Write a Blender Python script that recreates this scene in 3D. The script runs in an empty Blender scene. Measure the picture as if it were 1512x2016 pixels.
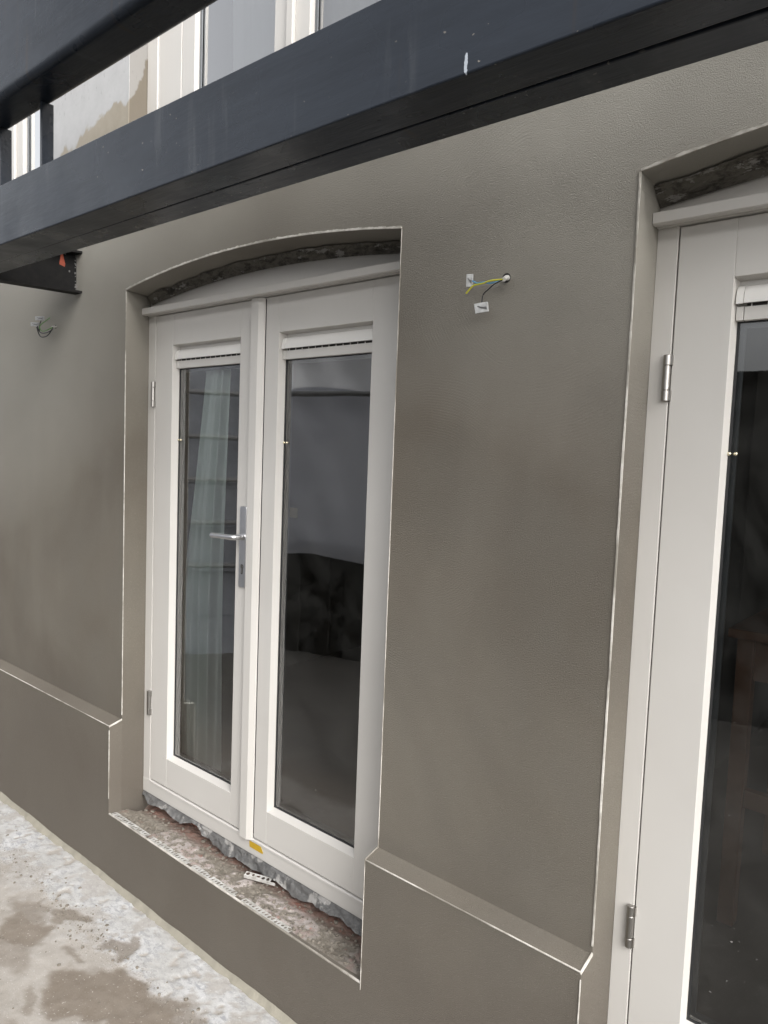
import bpy, bmesh, math, random
import numpy as np
from mathutils import Vector, Matrix
random.seed(7); RNG = np.random.default_rng(11)
sc = bpy.context.scene; C = sc.collection
PI = math.pi

# ------------------------------------------------------------------ camera
cd = bpy.data.cameras.new('camera'); cam = bpy.data.objects.new('camera', cd); C.objects.link(cam)
cd.sensor_fit = 'VERTICAL'; cd.sensor_height = 36.0; cd.lens = 25.666
cd.clip_start = 0.02; cd.clip_end = 500
yaw, pitch, roll = math.radians(40.49546), math.radians(4.39845), math.radians(2.15982)
f_ = Vector((-math.sin(yaw)*math.cos(pitch), math.cos(yaw)*math.cos(pitch), -math.sin(pitch)))
r_ = Vector((math.cos(yaw), math.sin(yaw), 0)); u_ = r_.cross(f_)
r2 = r_*math.cos(roll)+u_*math.sin(roll); u2 = -r_*math.sin(roll)+u_*math.cos(roll)
M = Matrix((r2, u2, -f_)).transposed().to_4x4(); M.translation = (2.85084, -1.60425, 1.45336)
cam.matrix_world = M; sc.camera = cam

# ------------------------------------------------------------------ sky, sun, exposure
SUN_EL, SUN_AZ = math.radians(38), math.radians(114)      # azimuth measured clockwise from +y (into the house)
w = bpy.data.worlds.new('World'); sc.world = w; w.use_nodes = True
wn = w.node_tree.nodes; wl = w.node_tree.links
bg = wn['Background']; bg.inputs['Strength'].default_value = 0.15
sky = wn.new('ShaderNodeTexSky'); sky.sky_type = 'NISHITA'; sky.sun_disc = False
sky.sun_elevation = SUN_EL; sky.sun_rotation = SUN_AZ
sky.air_density = 1.0; sky.dust_density = 5.0; sky.ozone_density = 1.0
hs = wn.new('ShaderNodeHueSaturation'); hs.inputs['Saturation'].default_value = 0.14
wl.new(sky.outputs[0], hs.inputs['Color']); wl.new(hs.outputs[0], bg.inputs['Color'])
sd = bpy.data.lights.new('sun', 'SUN'); sd.energy = 0.5; sd.angle = math.radians(60); sd.color = (1, .965, .92)
so = bpy.data.objects.new('sun', sd); C.objects.link(so)
sdir = Vector((math.sin(SUN_AZ)*math.cos(SUN_EL), math.cos(SUN_AZ)*math.cos(SUN_EL), math.sin(SUN_EL)))
so.rotation_euler = (-sdir).to_track_quat('-Z', 'Y').to_euler()
so.location = (3, -6, 8)
sc.view_settings.view_transform = 'Standard'; sc.view_settings.look = 'None'
sc.view_settings.gamma = 1; sc.view_settings.use_curve_mapping = False
sc.view_settings.exposure = 1.24
sc.cycles.max_bounces = 10; sc.cycles.transparent_max_bounces = 16
sc.cycles.glossy_bounces = 5; sc.cycles.diffuse_bounces = 5

# ------------------------------------------------------------------ numpy noise
def _hash(ix, iy, seed):
    h = (ix.astype(np.int64)*374761393 + iy.astype(np.int64)*668265263 + seed*1274126177) & 0xffffffff
    h = ((h ^ (h >> 13))*1274126177) & 0xffffffff
    return ((h ^ (h >> 16)) & 0xffff)/65535.0
def vnoise(x, y, seed=0):
    ix = np.floor(x); iy = np.floor(y); fx = x-ix; fy = y-iy
    fx = fx*fx*(3-2*fx); fy = fy*fy*(3-2*fy)
    a = _hash(ix, iy, seed); b = _hash(ix+1, iy, seed); c = _hash(ix, iy+1, seed); d = _hash(ix+1, iy+1, seed)
    return (a*(1-fx)+b*fx)*(1-fy)+(c*(1-fx)+d*fx)*fy
def fbm(x, y, seed=0, o=4):
    s = 0; a = .5; t = 0
    for k in range(o):
        s = s+a*vnoise(x, y, seed+k*17); t += a; x = x*2.03+3.1; y = y*2.03+1.7; a *= .5
    return s/t
def smooth(a, b, x):
    t = np.clip((x-a)/(b-a), 0, 1); return t*t*(3-2*t)
def n1(x, s=0): return float(fbm(np.array([x*1.0]), np.array([0.37]), s, 3)[0])-.5

# ------------------------------------------------------------------ materials
class NT:
    def __init__(s, name):
        s.m = bpy.data.materials.new(name); s.m.use_nodes = True
        s.n = s.m.node_tree.nodes; s.l = s.m.node_tree.links; s.b = s.n['Principled BSDF']; s.out = s.n['Material Output']
        s.co = None
    def obj(s):
        if s.co is None: s.co = s.n.new('ShaderNodeTexCoord')
        return s.co.outputs['Object']
    def noise(s, scale, detail=4, rough=.55, vec=None, dist=0):
        t = s.n.new('ShaderNodeTexNoise'); t.inputs['Scale'].default_value = scale; t.inputs['Detail'].default_value = detail
        t.inputs['Roughness'].default_value = rough; t.inputs['Distortion'].default_value = dist
        s.l.new(vec or s.obj(), t.inputs['Vector']); return t.outputs['Fac']
    def mapping(s, sc_=(1, 1, 1), loc=(0, 0, 0), rot=(0, 0, 0)):
        t = s.n.new('ShaderNodeMapping'); t.inputs['Scale'].default_value = sc_; t.inputs['Location'].default_value = loc
        t.inputs['Rotation'].default_value = rot; s.l.new(s.obj(), t.inputs['Vector']); return t.outputs[0]
    def ramp(s, x, stops, interp='LINEAR'):
        t = s.n.new('ShaderNodeValToRGB'); e = t.color_ramp; e.interpolation = interp
        while len(e.elements) < len(stops): e.elements.new(.5)
        for k, (p, c) in enumerate(stops):
            e.elements[k].position = p
            e.elements[k].color = (c, c, c, 1) if not hasattr(c, '__len__') else (*c, 1)
        s.l.new(x, t.inputs['Fac']); return t.outputs['Color']
    def val(s, v):
        t = s.n.new('ShaderNodeRGB'); t.outputs[0].default_value = (*v, 1); return t.outputs[0]
    def mix(s, f, a, b, mode='MIX'):
        t = s.n.new('ShaderNodeMix'); t.data_type = 'RGBA'; t.blend_type = mode
        for k, v in ((0, f), (6, a), (7, b)):
            if isinstance(v, (int, float)): t.inputs[k].default_value = v if k == 0 else (v, v, v, 1)
            elif isinstance(v, tuple): t.inputs[k].default_value = (*v, 1)
            else: s.l.new(v, t.inputs[k])
        return t.outputs[2]
    def math(s, op, a, b=0.0, c=0.0, clamp=False):
        t = s.n.new('ShaderNodeMath'); t.operation = op; t.use_clamp = clamp
        for k, v in enumerate((a, b, c)):
            if isinstance(v, (int, float)): t.inputs[k].default_value = v
            else: s.l.new(v, t.inputs[k])
        return t.outputs[0]
    def sep(s, vec=None):
        t = s.n.new('ShaderNodeSeparateXYZ'); s.l.new(vec or s.obj(), t.inputs[0]); return t.outputs
    def comb(s, x, y, z):
        t = s.n.new('ShaderNodeCombineXYZ')
        for k, v in enumerate((x, y, z)):
            if isinstance(v, (int, float)): t.inputs[k].default_value = v
            else: s.l.new(v, t.inputs[k])
        return t.outputs[0]
    def attr(s, name):
        t = s.n.new('ShaderNodeAttribute'); t.attribute_name = name; return t.outputs['Fac']
    def bump(s, h, strength=.3, dist=.01, prev=None):
        t = s.n.new('ShaderNodeBump'); t.inputs['Strength'].default_value = strength; t.inputs['Distance'].default_value = dist
        s.l.new(h, t.inputs['Height'])
        if prev is not None: s.l.new(prev, t.inputs['Normal'])
        return t.outputs[0]
    def set(s, col=None, rough=None, metal=None, nrm=None, spec=None, coat=None):
        for k, v in (('Base Color', col), ('Roughness', rough), ('Metallic', metal), ('Normal', nrm), ('Specular IOR Level', spec), ('Coat Weight', coat)):
            if v is None: continue
            if isinstance(v, tuple): s.b.inputs[k].default_value = (*v, 1)
            elif isinstance(v, (int, float)): s.b.inputs[k].default_value = v
            else: s.l.new(v, s.b.inputs[k])
        return s.m

def render_mat():
    t = NT('cement_render')
    big = t.noise(1.1, 4, .55, dist=.5); mid = t.noise(4.2, 4, .5, dist=.3); fine = t.noise(260, 2, .6)
    streak = t.noise(2.2, 4, .55, vec=t.mapping((1.6, 1.6, .35)))
    c = t.mix(t.ramp(big, [(.36, 0), (.66, 1)]), (.124, .108, .0875), (.163, .148, .122))
    c = t.mix(t.ramp(mid, [(.40, 0), (.68, .5)]), c, (.142, .130, .110))
    c = t.mix(t.ramp(streak, [(.5, 0), (.72, .45)]), c, (.174, .158, .132))
    c = t.mix(t.ramp(t.math('MULTIPLY', fine, 1), [(.50, 0), (.72, .30)]), c, (.085, .073, .057))
    c = t.mix(t.ramp(t.noise(300, 2, .6, vec=t.mapping(loc=(3, 3, 9))), [(.62, 0), (.72, .38)]), c, (.30, .285, .25))
    # drying coat with light painted in: paler at both upper sides
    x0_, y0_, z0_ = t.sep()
    dry_or_lit = t.math('ADD', t.math('ADD', t.math('MULTIPLY', z0_, .42), t.math('MULTIPLY', t.math('ABSOLUTE', t.math('SUBTRACT', x0_, .95)), .2)), t.math('MULTIPLY_ADD', t.noise(1.2, 3, .45, vec=t.mapping(loc=(5, 2, 1))), .22, .09))
    c = t.mix(t.ramp(t.math('MULTIPLY', dry_or_lit, .5), [(.51, 0), (.71, 1)]), c, (.345, .329, .290))
    damp_shade_z = t.math('ADD', z0_, t.math('MULTIPLY', t.noise(2.1, 4, .5, vec=t.mapping(loc=(1, 7, 3))), .6))
    c = t.mix(t.ramp(damp_shade_z, [(.30, .55), (.85, 0)]), c, (.098, .083, .070))  # base darkened in colour: damp plus shade to offset strong low light
    # coarse grains of the float finish, stronger in patches
    g1 = t.noise(420, 2, .6); g2 = t.ramp(t.noise(210, 6, .86), [(.34, 0), (.64, 1)])
    patch = t.ramp(t.noise(1.3, 3, .5, vec=t.mapping(loc=(3.1, 0, 1.7))), [(.40, .12), (.66, 1)])
    x, y, z = t.sep()
    # the coat over the middle pier and above the right door was left rougher
    zone = t.math('MULTIPLY', t.ramp(t.math('MULTIPLY', x, .25), [(.27, .22), (.44, 1)]), t.ramp(t.math('MULTIPLY_ADD', z, .25, .2), [(.42, .35), (.62, 1)]))
    # trowel arcs
    rings = None
    for k, (cx, cz, sc_, r0, r1) in enumerate(((1.62, 1.25, 62, .16, .46), (1.95, 1.95, 55, .22, .5), (1.55, 1.83, 70, .2, .42), (2.1, 1.15, 58, .18, .40), (1.25, 2.2, 60, .15, .40))):
        dx = t.math('SUBTRACT', x, cx); dz = t.math('SUBTRACT', z, cz)
        rr = t.math('SQRT', t.math('ADD', t.math('MULTIPLY', dx, dx), t.math('MULTIPLY', dz, dz)))
        rw = t.math('ADD', rr, t.math('MULTIPLY', t.noise(5, 2), .03))
        wv = t.math('SINE', t.math('MULTIPLY', rw, sc_*14.0))
        wv2 = t.noise(1, 2, .5, vec=t.comb(t.math('MULTIPLY', rw, 90), k*3.7, 0.5))
        wv = t.math('MULTIPLY', wv, wv2)
        mk = t.ramp(rr, [(r0-.04, 0), (r0+.05, 1), (r1-.08, 1), (r1, 0)])
        ang = t.ramp(t.noise(3.2, 2, .5, vec=t.mapping(loc=(k*2.3, 0, k*1.1))), [(.50, 0), (.62, 1)])
        wv = t.math('MULTIPLY', t.math('MULTIPLY', wv, mk), ang)
        rings = wv if rings is None else t.math('ADD', rings, wv)
    amp = t.math('MULTIPLY', patch, zone)
    h = t.math('ADD', t.math('MULTIPLY', g1, .5), t.math('MULTIPLY', t.math('MULTIPLY', g2, amp), 1.1))
    h = t.math('ADD', h, t.math('MULTIPLY', rings, .11))
    n = t.bump(h, .8, .0042)
    n = t.bump(t.noise(5, 3), .25, .012, n)
    return t.set(c, .82, nrm=n, spec=.25)
def simple(name, col, rough=.5, metal=0, bumps=None, var=.12, vs=6, spec=.5, coat=None, vcol=None):
    t = NT(name)
    v = t.noise(vs, 4, .6)
    c = t.mix(t.ramp(v, [(.3, 0), (.75, 1)]), col, vcol or tuple(a*(1-var) for a in col))
    n = None
    if bumps:
        for s_, st, d in bumps: n = t.bump(t.noise(s_, 3), st, d, n)
    return t.set(c, rough, metal, n, spec, coat)
def cream_mat():
    t = NT('cream_paint')
    v = t.noise(2.5, 3)
    c = t.mix(t.ramp(v, [(.3, 0), (.75, 1)]), (.525, .508, .480), (.492, .474, .446))
    sp = t.ramp(t.noise(95, 2, .5), [(.765, 0), (.79, 1)]); lo = t.ramp(t.math('ADD', t.sep()[2], .5), [(.35, .55), (.9, 0)])
    c = t.mix(t.math('MULTIPLY', t.math('MULTIPLY', sp, lo), .8), c, (.16, .13, .10))
    n = t.bump(t.noise(90, 3), .05, .002)
    n = t.bump(t.noise(9, 2), .05, .006, n)
    return t.set(c, .33, nrm=n)
def wood_dark_steel(spots=.745, name='anthracite_paint', spec=.33):
    t = NT(name)
    v = t.noise(6, 5, .65, vec=t.mapping((.5, 3, 3)))
    c = t.mix(t.ramp(v, [(.3, 0), (.75, 1)]), (.010, .0135, .020), (.017, .022, .031))
    x, y, z = t.sep()
    # rain runs and scuffs
    runs = t.ramp(t.noise(16, 3, .6, vec=t.mapping((1, .3, .12))), [(.60, 0), (.74, .35)])
    c = t.mix(runs, c, (.075, .08, .086))
    drips = t.ramp(t.noise(24, 2, .5, vec=t.mapping((1, .2, .07), loc=(4, 0, 0))), [(.68, 0), (.76, .6)])
    c = t.mix(drips, c, (.03, .021, .016))
    sp = t.ramp(t.noise(70, 2, .5, vec=t.mapping((1, 1.4, 1.4), loc=(2, 1, 5))), [(spots, 0), (spots+.025, 1)])
    zone = t.ramp(t.noise(2.2, 2, .5, vec=t.mapping((1, 1, 1), loc=(7.3, 0, 0))), [(.40, 0), (.55, .8)])
    c = t.mix(t.math('MULTIPLY', sp, zone), c, (.22, .20, .175))
    dxs = t.math('MULTIPLY', t.math('ADD', t.math('SUBTRACT', x, 2.080), t.math('MULTIPLY', t.math('SUBTRACT', t.noise(60, 2), .5), .012)), 1/.0035); dzs = t.math('MULTIPLY', t.math('SUBTRACT', z, .018), 1/.018)
    st = t.math('ADD', t.math('MULTIPLY', dxs, dxs), t.math('MULTIPLY', dzs, dzs))
    c = t.mix(t.math('MULTIPLY', t.math('LESS_THAN', st, 1.0), t.math('LESS_THAN', y, -.06)), c, (.33, .36, .40))
    n = t.bump(t.noise(40, 4, .6, vec=t.mapping((.25, 1.5, 1.5))), .22, .004)
    n = t.bump(t.noise(3.5, 2), .12, .02, n)
    r = t.ramp(t.noise(5, 3), [(.3, .20), (.75, .42)])
    return t.set(c, r, nrm=n, spec=spec)
def plaster_upper():
    t = NT('grey_plaster')
    x, y, z = t.sep()
    edge = t.math('ADD', z, t.math('MULTIPLY', t.math('SUBTRACT', t.noise(3.4, 5, .55, dist=.4), .5), .42))
    edge = t.math('ADD', edge, t.math('MULTIPLY', x, -.16)); edge = t.math('ADD', edge, t.math('MULTIPLY', y, -2.2))
    m = t.ramp(t.math('SUBTRACT', edge, 2.28), [(.540, 0), (.556, 1)])
    g = t.noise(14, 5, .65)
    dry_or_lit = t.mix(t.ramp(g, [(.3, 0), (.8, 1)]), (.43, .43, .43), (.37, .37, .37))
    wet = t.mix(t.ramp(g, [(.3, 0), (.8, 1)]), (.33, .295, .24), (.27, .24, .19))
    c = t.mix(m, wet, dry_or_lit)
    sp = t.ramp(t.noise(36, 4, .7, vec=t.mapping((1, 1, .55), rot=(0, .5, 0))), [(.60, 0), (.66, 1)])
    hi = t.ramp(t.math('SUBTRACT', z, 2.3), [(.58, 0), (.72, .75)])
    c = t.mix(t.math('MULTIPLY', sp, hi), c, (.10, .10, .10))
    # window reveals: darker tones than the wall face, browner in the stained part
    c = t.mix(t.math('MULTIPLY', t.math('GREATER_THAN', y, .004), .85), c, t.mix(m, (.105, .088, .066), (.20, .19, .175)))
    return t.set(c, .8, nrm=t.bump(g, .3, .004))
def ground_mat():
    t = NT('patio_concrete')
    lime = t.attr('lime'); damp = t.attr('damp'); peb = t.attr('gritty'); wet = t.attr('mortar')
    a = t.noise(3.0, 6, .6); b = t.noise(22, 5, .65); fine = t.noise(170, 3, .65)
    c = t.mix(t.ramp(a, [(.34, 0), (.66, 1)]), (.355, .332, .303), (.275, .252, .222))
    c = t.mix(t.ramp(b, [(.45, 0), (.75, .5)]), c, (.42, .40, .375))
    c = t.mix(damp, c, t.mix(t.ramp(b, [(.3, 0), (.75, 1)]), (.165, .138, .111), (.215, .186, .155)))
    fl = t.noise(26, 6, .72, vec=t.mapping((1, 1.9, 1), rot=(0, 0, .7)), dist=.35)
    lm = t.mix(t.ramp(fl, [(.42, 0), (.50, .75), (.62, 1)]), (.31, .315, .325), (.50, .50, .50))
    lm = t.mix(t.ramp(t.noise(70, 4, .7), [(.58, 0), (.64, .7)]), lm, (.56, .56, .555))
    lm = t.mix(t.ramp(t.noise(5, 3), [(.42, .6), (.6, 0)]), lm, (.36, .35, .33))
    far = t.attr('near_wall'); c = t.mix(far, (.13, .122, .11), c)  # ground away from the wall darkened in colour to cut bounced light
    c = t.mix(lime, c, lm)
    c = t.mix(wet, c, (.21, .195, .16))
    c = t.mix(t.math('MULTIPLY', t.ramp(fine, [(.56, 0), (.68, 1)]), t.math('MULTIPLY_ADD', peb, .7, .12)), c, (.14, .115, .09))
    c = t.mix(t.math('MULTIPLY', t.ramp(t.noise(120, 2, .5, vec=t.mapping(loc=(3, 3, 3))), [(.66, 0), (.72, 1)]), .35), c, (.72, .70, .68))
    n = t.bump(t.math('ADD', fine, t.math('MULTIPLY', b, .6)), .35, .004)
    n = t.bump(t.math('MULTIPLY', fl, lime), .15, .006, n)
    r = t.ramp(damp, [(0, .72), (1, .52)])
    return t.set(c, r, nrm=n, spec=.35)
def rubble_mat():
    t = NT('sill_rubble')
    brick = t.attr('brick'); dust = t.attr('dust')
    b = t.noise(45, 5, .7); fine = t.noise(220, 3, .7)
    c = t.mix(t.ramp(b, [(.35, 0), (.68, 1)]), (.15, .132, .108), (.235, .213, .182))
    c = t.mix(dust, c, t.mix(t.ramp(b, [(.4, 0), (.65, 1)]), (.43, .39, .37), (.30, .265, .245)))
    c = t.mix(brick, c, t.mix(t.ramp(b, [(.35, 0), (.68, 1)]), (.17, .085, .065), (.27, .17, .14)))
    c = t.mix(t.math('MULTIPLY', t.ramp(t.noise(18, 3), [(.66, 0), (.72, 1)]), .6), c, (.33, .11, .08))
    c = t.mix(t.ramp(fine, [(.55, 0), (.72, .6)]), c, (.10, .085, .07))
    return t.set(c, .9, nrm=t.bump(t.math('ADD', b, fine), .6, .004), spec=.2)
def glass_mat(name, dirt=1.0, k=3.4):
    t = NT(name); n, l = t.n, t.l
    n.remove(t.b)
    tr = n.new('ShaderNodeBsdfTransparent'); tr.inputs[0].default_value = (.94, .96, .95, 1)
    gl = n.new('ShaderNodeBsdfGlossy'); gl.inputs['Roughness'].default_value = .004
    wob = t.bump(t.noise(2.2, 2), .03, .02); l.new(wob, gl.inputs['Normal'])
    fr = n.new('ShaderNodeFresnel'); fr.inputs['IOR'].default_value = 1.52
    f2 = t.math('MULTIPLY', fr.outputs[0], k, clamp=True)
    mx = n.new('ShaderNodeMixShader'); l.new(f2, mx.inputs[0]); l.new(tr.outputs[0], mx.inputs[1]); l.new(gl.outputs[0], mx.inputs[2])
    df = n.new('ShaderNodeBsdfDiffuse'); df.inputs[0].default_value = (.55, .55, .53, 1)
    low = t.ramp(t.math('MULTIPLY_ADD', t.sep()[2], .4, .1), [(.12, 1), (.62, .12)])
    sp = t.ramp(t.noise(115, 2, .6), [(.735, 0), (.765, 1)])
    film = t.ramp(t.noise(5, 4, .6, dist=1), [(.40, 0), (.8, .035)])
    d = t.math('ADD', t.math('MULTIPLY', t.math('MULTIPLY', sp, low), .55), film)
    d = t.math('MULTIPLY', d, dirt)
    m2 = n.new('ShaderNodeMixShader'); l.new(d, m2.inputs[0]); l.new(mx.outputs[0], m2.inputs[1]); l.new(df.outputs[0], m2.inputs[2])
    l.new(m2.outputs[0], t.out.inputs[0]); return t.m
def translucent(name, col, fac, bumps=None):
    t = NT(name); n, l = t.n, t.l
    tl = n.new('ShaderNodeBsdfTranslucent'); tl.inputs[0].default_value = (*col, 1)
    mx = n.new('ShaderNodeMixShader'); mx.inputs[0].default_value = fac
    t.set(col, .6, nrm=t.bump(t.noise(*bumps), .3, .02) if bumps else None)
    l.new(t.b.outputs[0], mx.inputs[1]); l.new(tl.outputs[0], mx.inputs[2]); l.new(mx.outputs[0], t.out.inputs[0]); return t.m
def lead_mat():
    t = NT('torn_lead')
    b = t.noise(24, 5, .7); s = t.noise(11, 4, .6)
    c = t.mix(t.ramp(b, [(.3, 0), (.7, 1)]), (.080, .079, .078), (.170, .168, .164))
    c = t.mix(t.ramp(s, [(.55, 0), (.59, .85)]), c, (.33, .32, .305))
    return t.set(c, .55, .15, t.bump(t.math('ADD', b, t.noise(90, 3)), .7, .006))
def mortar_mat():
    t = NT('old_mortar')
    b = t.noise(38, 6, .75, dist=.4, vec=t.mapping((.45, 1, 1))); s = t.noise(30, 5, .7, vec=t.mapping((.4, 1, 1), loc=(2, 5, 1)))
    c = t.mix(t.ramp(b, [(.38, 0), (.56, 1)]), (.045, .041, .037), (.135, .126, .107))
    c = t.mix(t.ramp(s, [(.565, 0), (.60, .8)]), c, (.30, .29, .275))
    return t.set(c, .9, nrm=t.bump(t.math('ADD', b, t.noise(90, 3)), .9, .008), spec=.2)
def metal(name, col, rough, brushed=True):
    t = NT(name)
    n = t.bump(t.noise(300, 2, vec=t.mapping((1, 1, .04))), .06, .001) if brushed else None
    return t.set(t.mix(t.noise(20, 3), col, tuple(a*.85 for a in col)), rough, 1.0, n)

def bead_mat():
    t = NT('bead_plastic')
    c = t.mix(t.ramp(t.noise(30, 4, .6), [(.4, 0), (.7, 1)]), (.60, .575, .53), (.36, .335, .29))
    c = t.mix(t.ramp(t.noise(4.5, 4, .65), [(.46, 0), (.60, .85)]), c, (.20, .183, .152))
    return t.set(c, .55, nrm=t.bump(t.noise(120, 3), .2, .002))
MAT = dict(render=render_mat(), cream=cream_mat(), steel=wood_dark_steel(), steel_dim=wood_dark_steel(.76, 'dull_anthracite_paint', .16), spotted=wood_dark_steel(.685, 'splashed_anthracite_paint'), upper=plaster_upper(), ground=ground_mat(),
    rubble=rubble_mat(), glass=glass_mat('pane_glass'), glass_up=glass_mat('upper_pane_glass', .3, 6.5), lead=lead_mat(), mortar=mortar_mat(),
    bead=bead_mat(),
    vent=simple('vent_aluminium', (.70, .685, .655), .22, var=.05),
    gasket=simple('rubber_gasket', (.016, .017, .018), .5),
    spacer=simple('spacer_bar', (.10, .11, .12), .35),
    dark=simple('dark_slot', (.02, .018, .016), .7),
    alu=metal('satin_aluminium', (.66, .66, .67), .34), hinge=metal('satin_nickel', (.40, .385, .365), .34),
    galv=simple('galvanised_strip', (.60, .595, .58), .5, .1, vs=38, vcol=(.24, .225, .19)),
    tape=simple('yellow_tape', (.52, .33, .02), .45, var=.2, vs=50),
    tape2=simple('faded_yellow_sticker', (.13, .10, .02), .5, var=.3, vs=50), orange=simple('red_lead_primer', (.42, .075, .03), .6, var=.4, vs=40),
    soot=simple('flaked_plaster', (.25, .24, .23), .85, var=.6, vs=90),
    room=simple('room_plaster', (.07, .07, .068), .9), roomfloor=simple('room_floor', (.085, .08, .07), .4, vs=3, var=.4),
    curtain=translucent('sheer_curtain', (.84, .93, .88), .25), curtain2=simple('taupe_drape', (.13, .12, .10), .9, var=.3, vs=20),
    whitecurtain=translucent('white_curtain', (.80, .81, .84), .5),
    wood=simple('table_wood', (.17, .085, .05), .45, var=.4, vs=(9)), 
    blue=simple('blue_wire', (.10, .32, .52), .4), yellow=simple('earth_wire_yellow', (.58, .56, .04), .4), green=simple('earth_wire_green', (.10, .25, .05), .4),
    black=simple('black_wire', (.016, .016, .017), .4), sheath=simple('grey_sheath', (.55, .54, .51), .6, var=.2, vs=90),
    conn=simple('clear_connector', (.62, .63, .63), .15, vs=70, vcol=(.30, .30, .30)), connmetal=simple('connector_insert', (.20, .20, .20), .3, .6),
    siding=simple('grey_siding', (.36, .38, .42), .55, var=.35, vs=7, bumps=[(30, .3, .004)]),
    tarp=translucent('tarpaulin', (.68, .70, .76), .42, (1.4, 4, .6)), film=translucent('plastic_film', (.85, .86, .88), .85, (1.4, 4, .6)), tube=simple('galvanised_tube', (.33, .33, .33), .4, .5),
    shaded_steel=simple('shaded_bracket_black', (.006, .006, .0065), .55, var=.4, vs=40, vcol=(.013, .012, .011), spec=.12), fence=simple('dark_fence', (.058, .055, .046), .8, var=.4, vs=8), crate=simple('black_tub', (.02, .02, .022), .5),
    brick=simple('loose_brick', (.24, .10, .07), .85, var=.3, vs=30), board=simple('red_board', (.13, .10, .09), .7, var=.3),
    sand=simple('mortar_fillet', (.27, .252, .205), .85, var=.22, vs=14, bumps=[(45, .4, .006), (160, .3, .002)]),
    plug=simple('bright_metal', (.80, .74, .55), .2, .9))

# ------------------------------------------------------------------ mesh helpers
class MB:
    def __init__(s): s.v = []; s.f = []
    def add(s, v, f):
        o = len(s.v); s.v += [tuple(p) for p in v]; s.f += [tuple(o+i for i in q) for q in f]; return s
    def quad(s, a, b, c, d): return s.add((a, b, c, d), ((0, 1, 2, 3),))
    def box(s, x0, x1, y0, y1, z0, z1, bev=0.0, seg=2):
        if bev <= 0:
            v = [(x, y, z) for z in (z0, z1) for y in (y0, y1) for x in (x0, x1)]
            return s.add(v, ((0, 2, 3, 1), (4, 5, 7, 6), (0, 1, 5, 4), (2, 6, 7, 3), (0, 4, 6, 2), (1, 3, 7, 5)))
        bm = bmesh.new(); bmesh.ops.create_cube(bm, size=1)
        for q in bm.verts: q.co = Vector(((x0+x1)/2+q.co.x*(x1-x0), (y0+y1)/2+q.co.y*(y1-y0), (z0+z1)/2+q.co.z*(z1-z0)))
        bmesh.ops.bevel(bm, geom=bm.edges[:], offset=bev, segments=seg, affect='EDGES', profile=.5)
        return s.frombm(bm)
    def ring(s, x0, x1, z0, z1, w, y0, y1):
        o = [(x0, z0), (x1, z0), (x1, z1), (x0, z1)]; i = [(x0+w, z0+w), (x1-w, z0+w), (x1-w, z1-w), (x0+w, z1-w)]
        v = [(p[0], y, p[1]) for y in (y0, y1) for p in o+i]
        f = []
        for k in range(4):
            n = (k+1) % 4
            f += [(k, n, 4+n, 4+k), (8+k, 8+n, 12+n, 12+k), (k, n, 8+n, 8+k), (4+k, 4+n, 12+n, 12+k)]
        return s.add(v, f)
    def frombm(s, bm):
        bm.verts.index_update(); s.add([q.co[:] for q in bm.verts], [[q.index for q in f.verts] for f in bm.faces]); bm.free(); return s
    def sweep(s, pts, rad, n=8, cap=True):
        pts = [Vector(p) for p in pts]; rings = []
        up = Vector((0, 0, 1))
        for i, p in enumerate(pts):
            t = (pts[min(i+1, len(pts)-1)]-pts[max(i-1, 0)]).normalized()
            a = t.cross(up if abs(t.z) < .9 else Vector((1, 0, 0))).normalized(); b = t.cross(a)
            r = rad[i] if hasattr(rad, '__len__') else rad
            rings.append([p+a*math.cos(k*2*PI/n)*r+b*math.sin(k*2*PI/n)*r for k in range(n)])
        o = len(s.v); s.v += [tuple(q) for g in rings for q in g]
        for i in range(len(rings)-1):
            for k in range(n): s.f.append((o+i*n+k, o+i*n+(k+1) % n, o+(i+1)*n+(k+1) % n, o+(i+1)*n+k))
        if cap:
            s.f.append(tuple(o+k for k in range(n))[::-1]); s.f.append(tuple(o+(len(rings)-1)*n+k for k in range(n)))
        return s
    def prism(s, prof, a, b, cap=True):
        """profile of (y, z) points extruded along x"""
        n = len(prof); o = len(s.v)
        s.v += [(a, y, z) for y, z in prof]+[(b, y, z) for y, z in prof]
        for k in range(n): s.f.append((o+k, o+(k+1) % n, o+n+(k+1) % n, o+n+k))
        if cap: s.f.append(tuple(o+k for k in range(n))[::-1]); s.f.append(tuple(o+n+k for k in range(n)))
        return s
    def grid(s, P):
        h, w_ = len(P), len(P[0]); o = len(s.v); s.v += [tuple(q) for r in P for q in r]
        for i in range(h-1):
            for j in range(w_-1): s.f.append((o+i*w_+j, o+i*w_+j+1, o+(i+1)*w_+j+1, o+(i+1)*w_+j))
        return s
    def build(s, name, mat, parent=None, smooth_=None, fix=True):
        me = bpy.data.meshes.new(name); me.from_pydata(s.v, [], s.f); me.validate()
        if fix:
            bm = bmesh.new(); bm.from_mesh(me); bmesh.ops.recalc_face_normals(bm, faces=bm.faces[:]); bm.to_mesh(me); bm.free()
        me.materials.append(MAT[mat]); o = bpy.data.objects.new(name, me); C.objects.link(o)
        if smooth_:
            me.polygons.foreach_set('use_smooth', [True]*len(me.polygons))
            try: me.set_sharp_from_angle(angle=math.radians(smooth_))
            except Exception: pass
        if parent: o.parent = parent
        return o
def tag(o, label=None, cat=None, group=None, kind=None):
    if label: o['label'] = label
    if cat: o['category'] = cat
    if group: o['group'] = group
    if kind: o['kind'] = kind
    return o
def empty(name, label, cat, loc=(0, 0, 0), group=None):
    o = bpy.data.objects.new(name, None); o.empty_display_size = .1; C.objects.link(o); o.location = loc
    return tag(o, label, cat, group)
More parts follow.
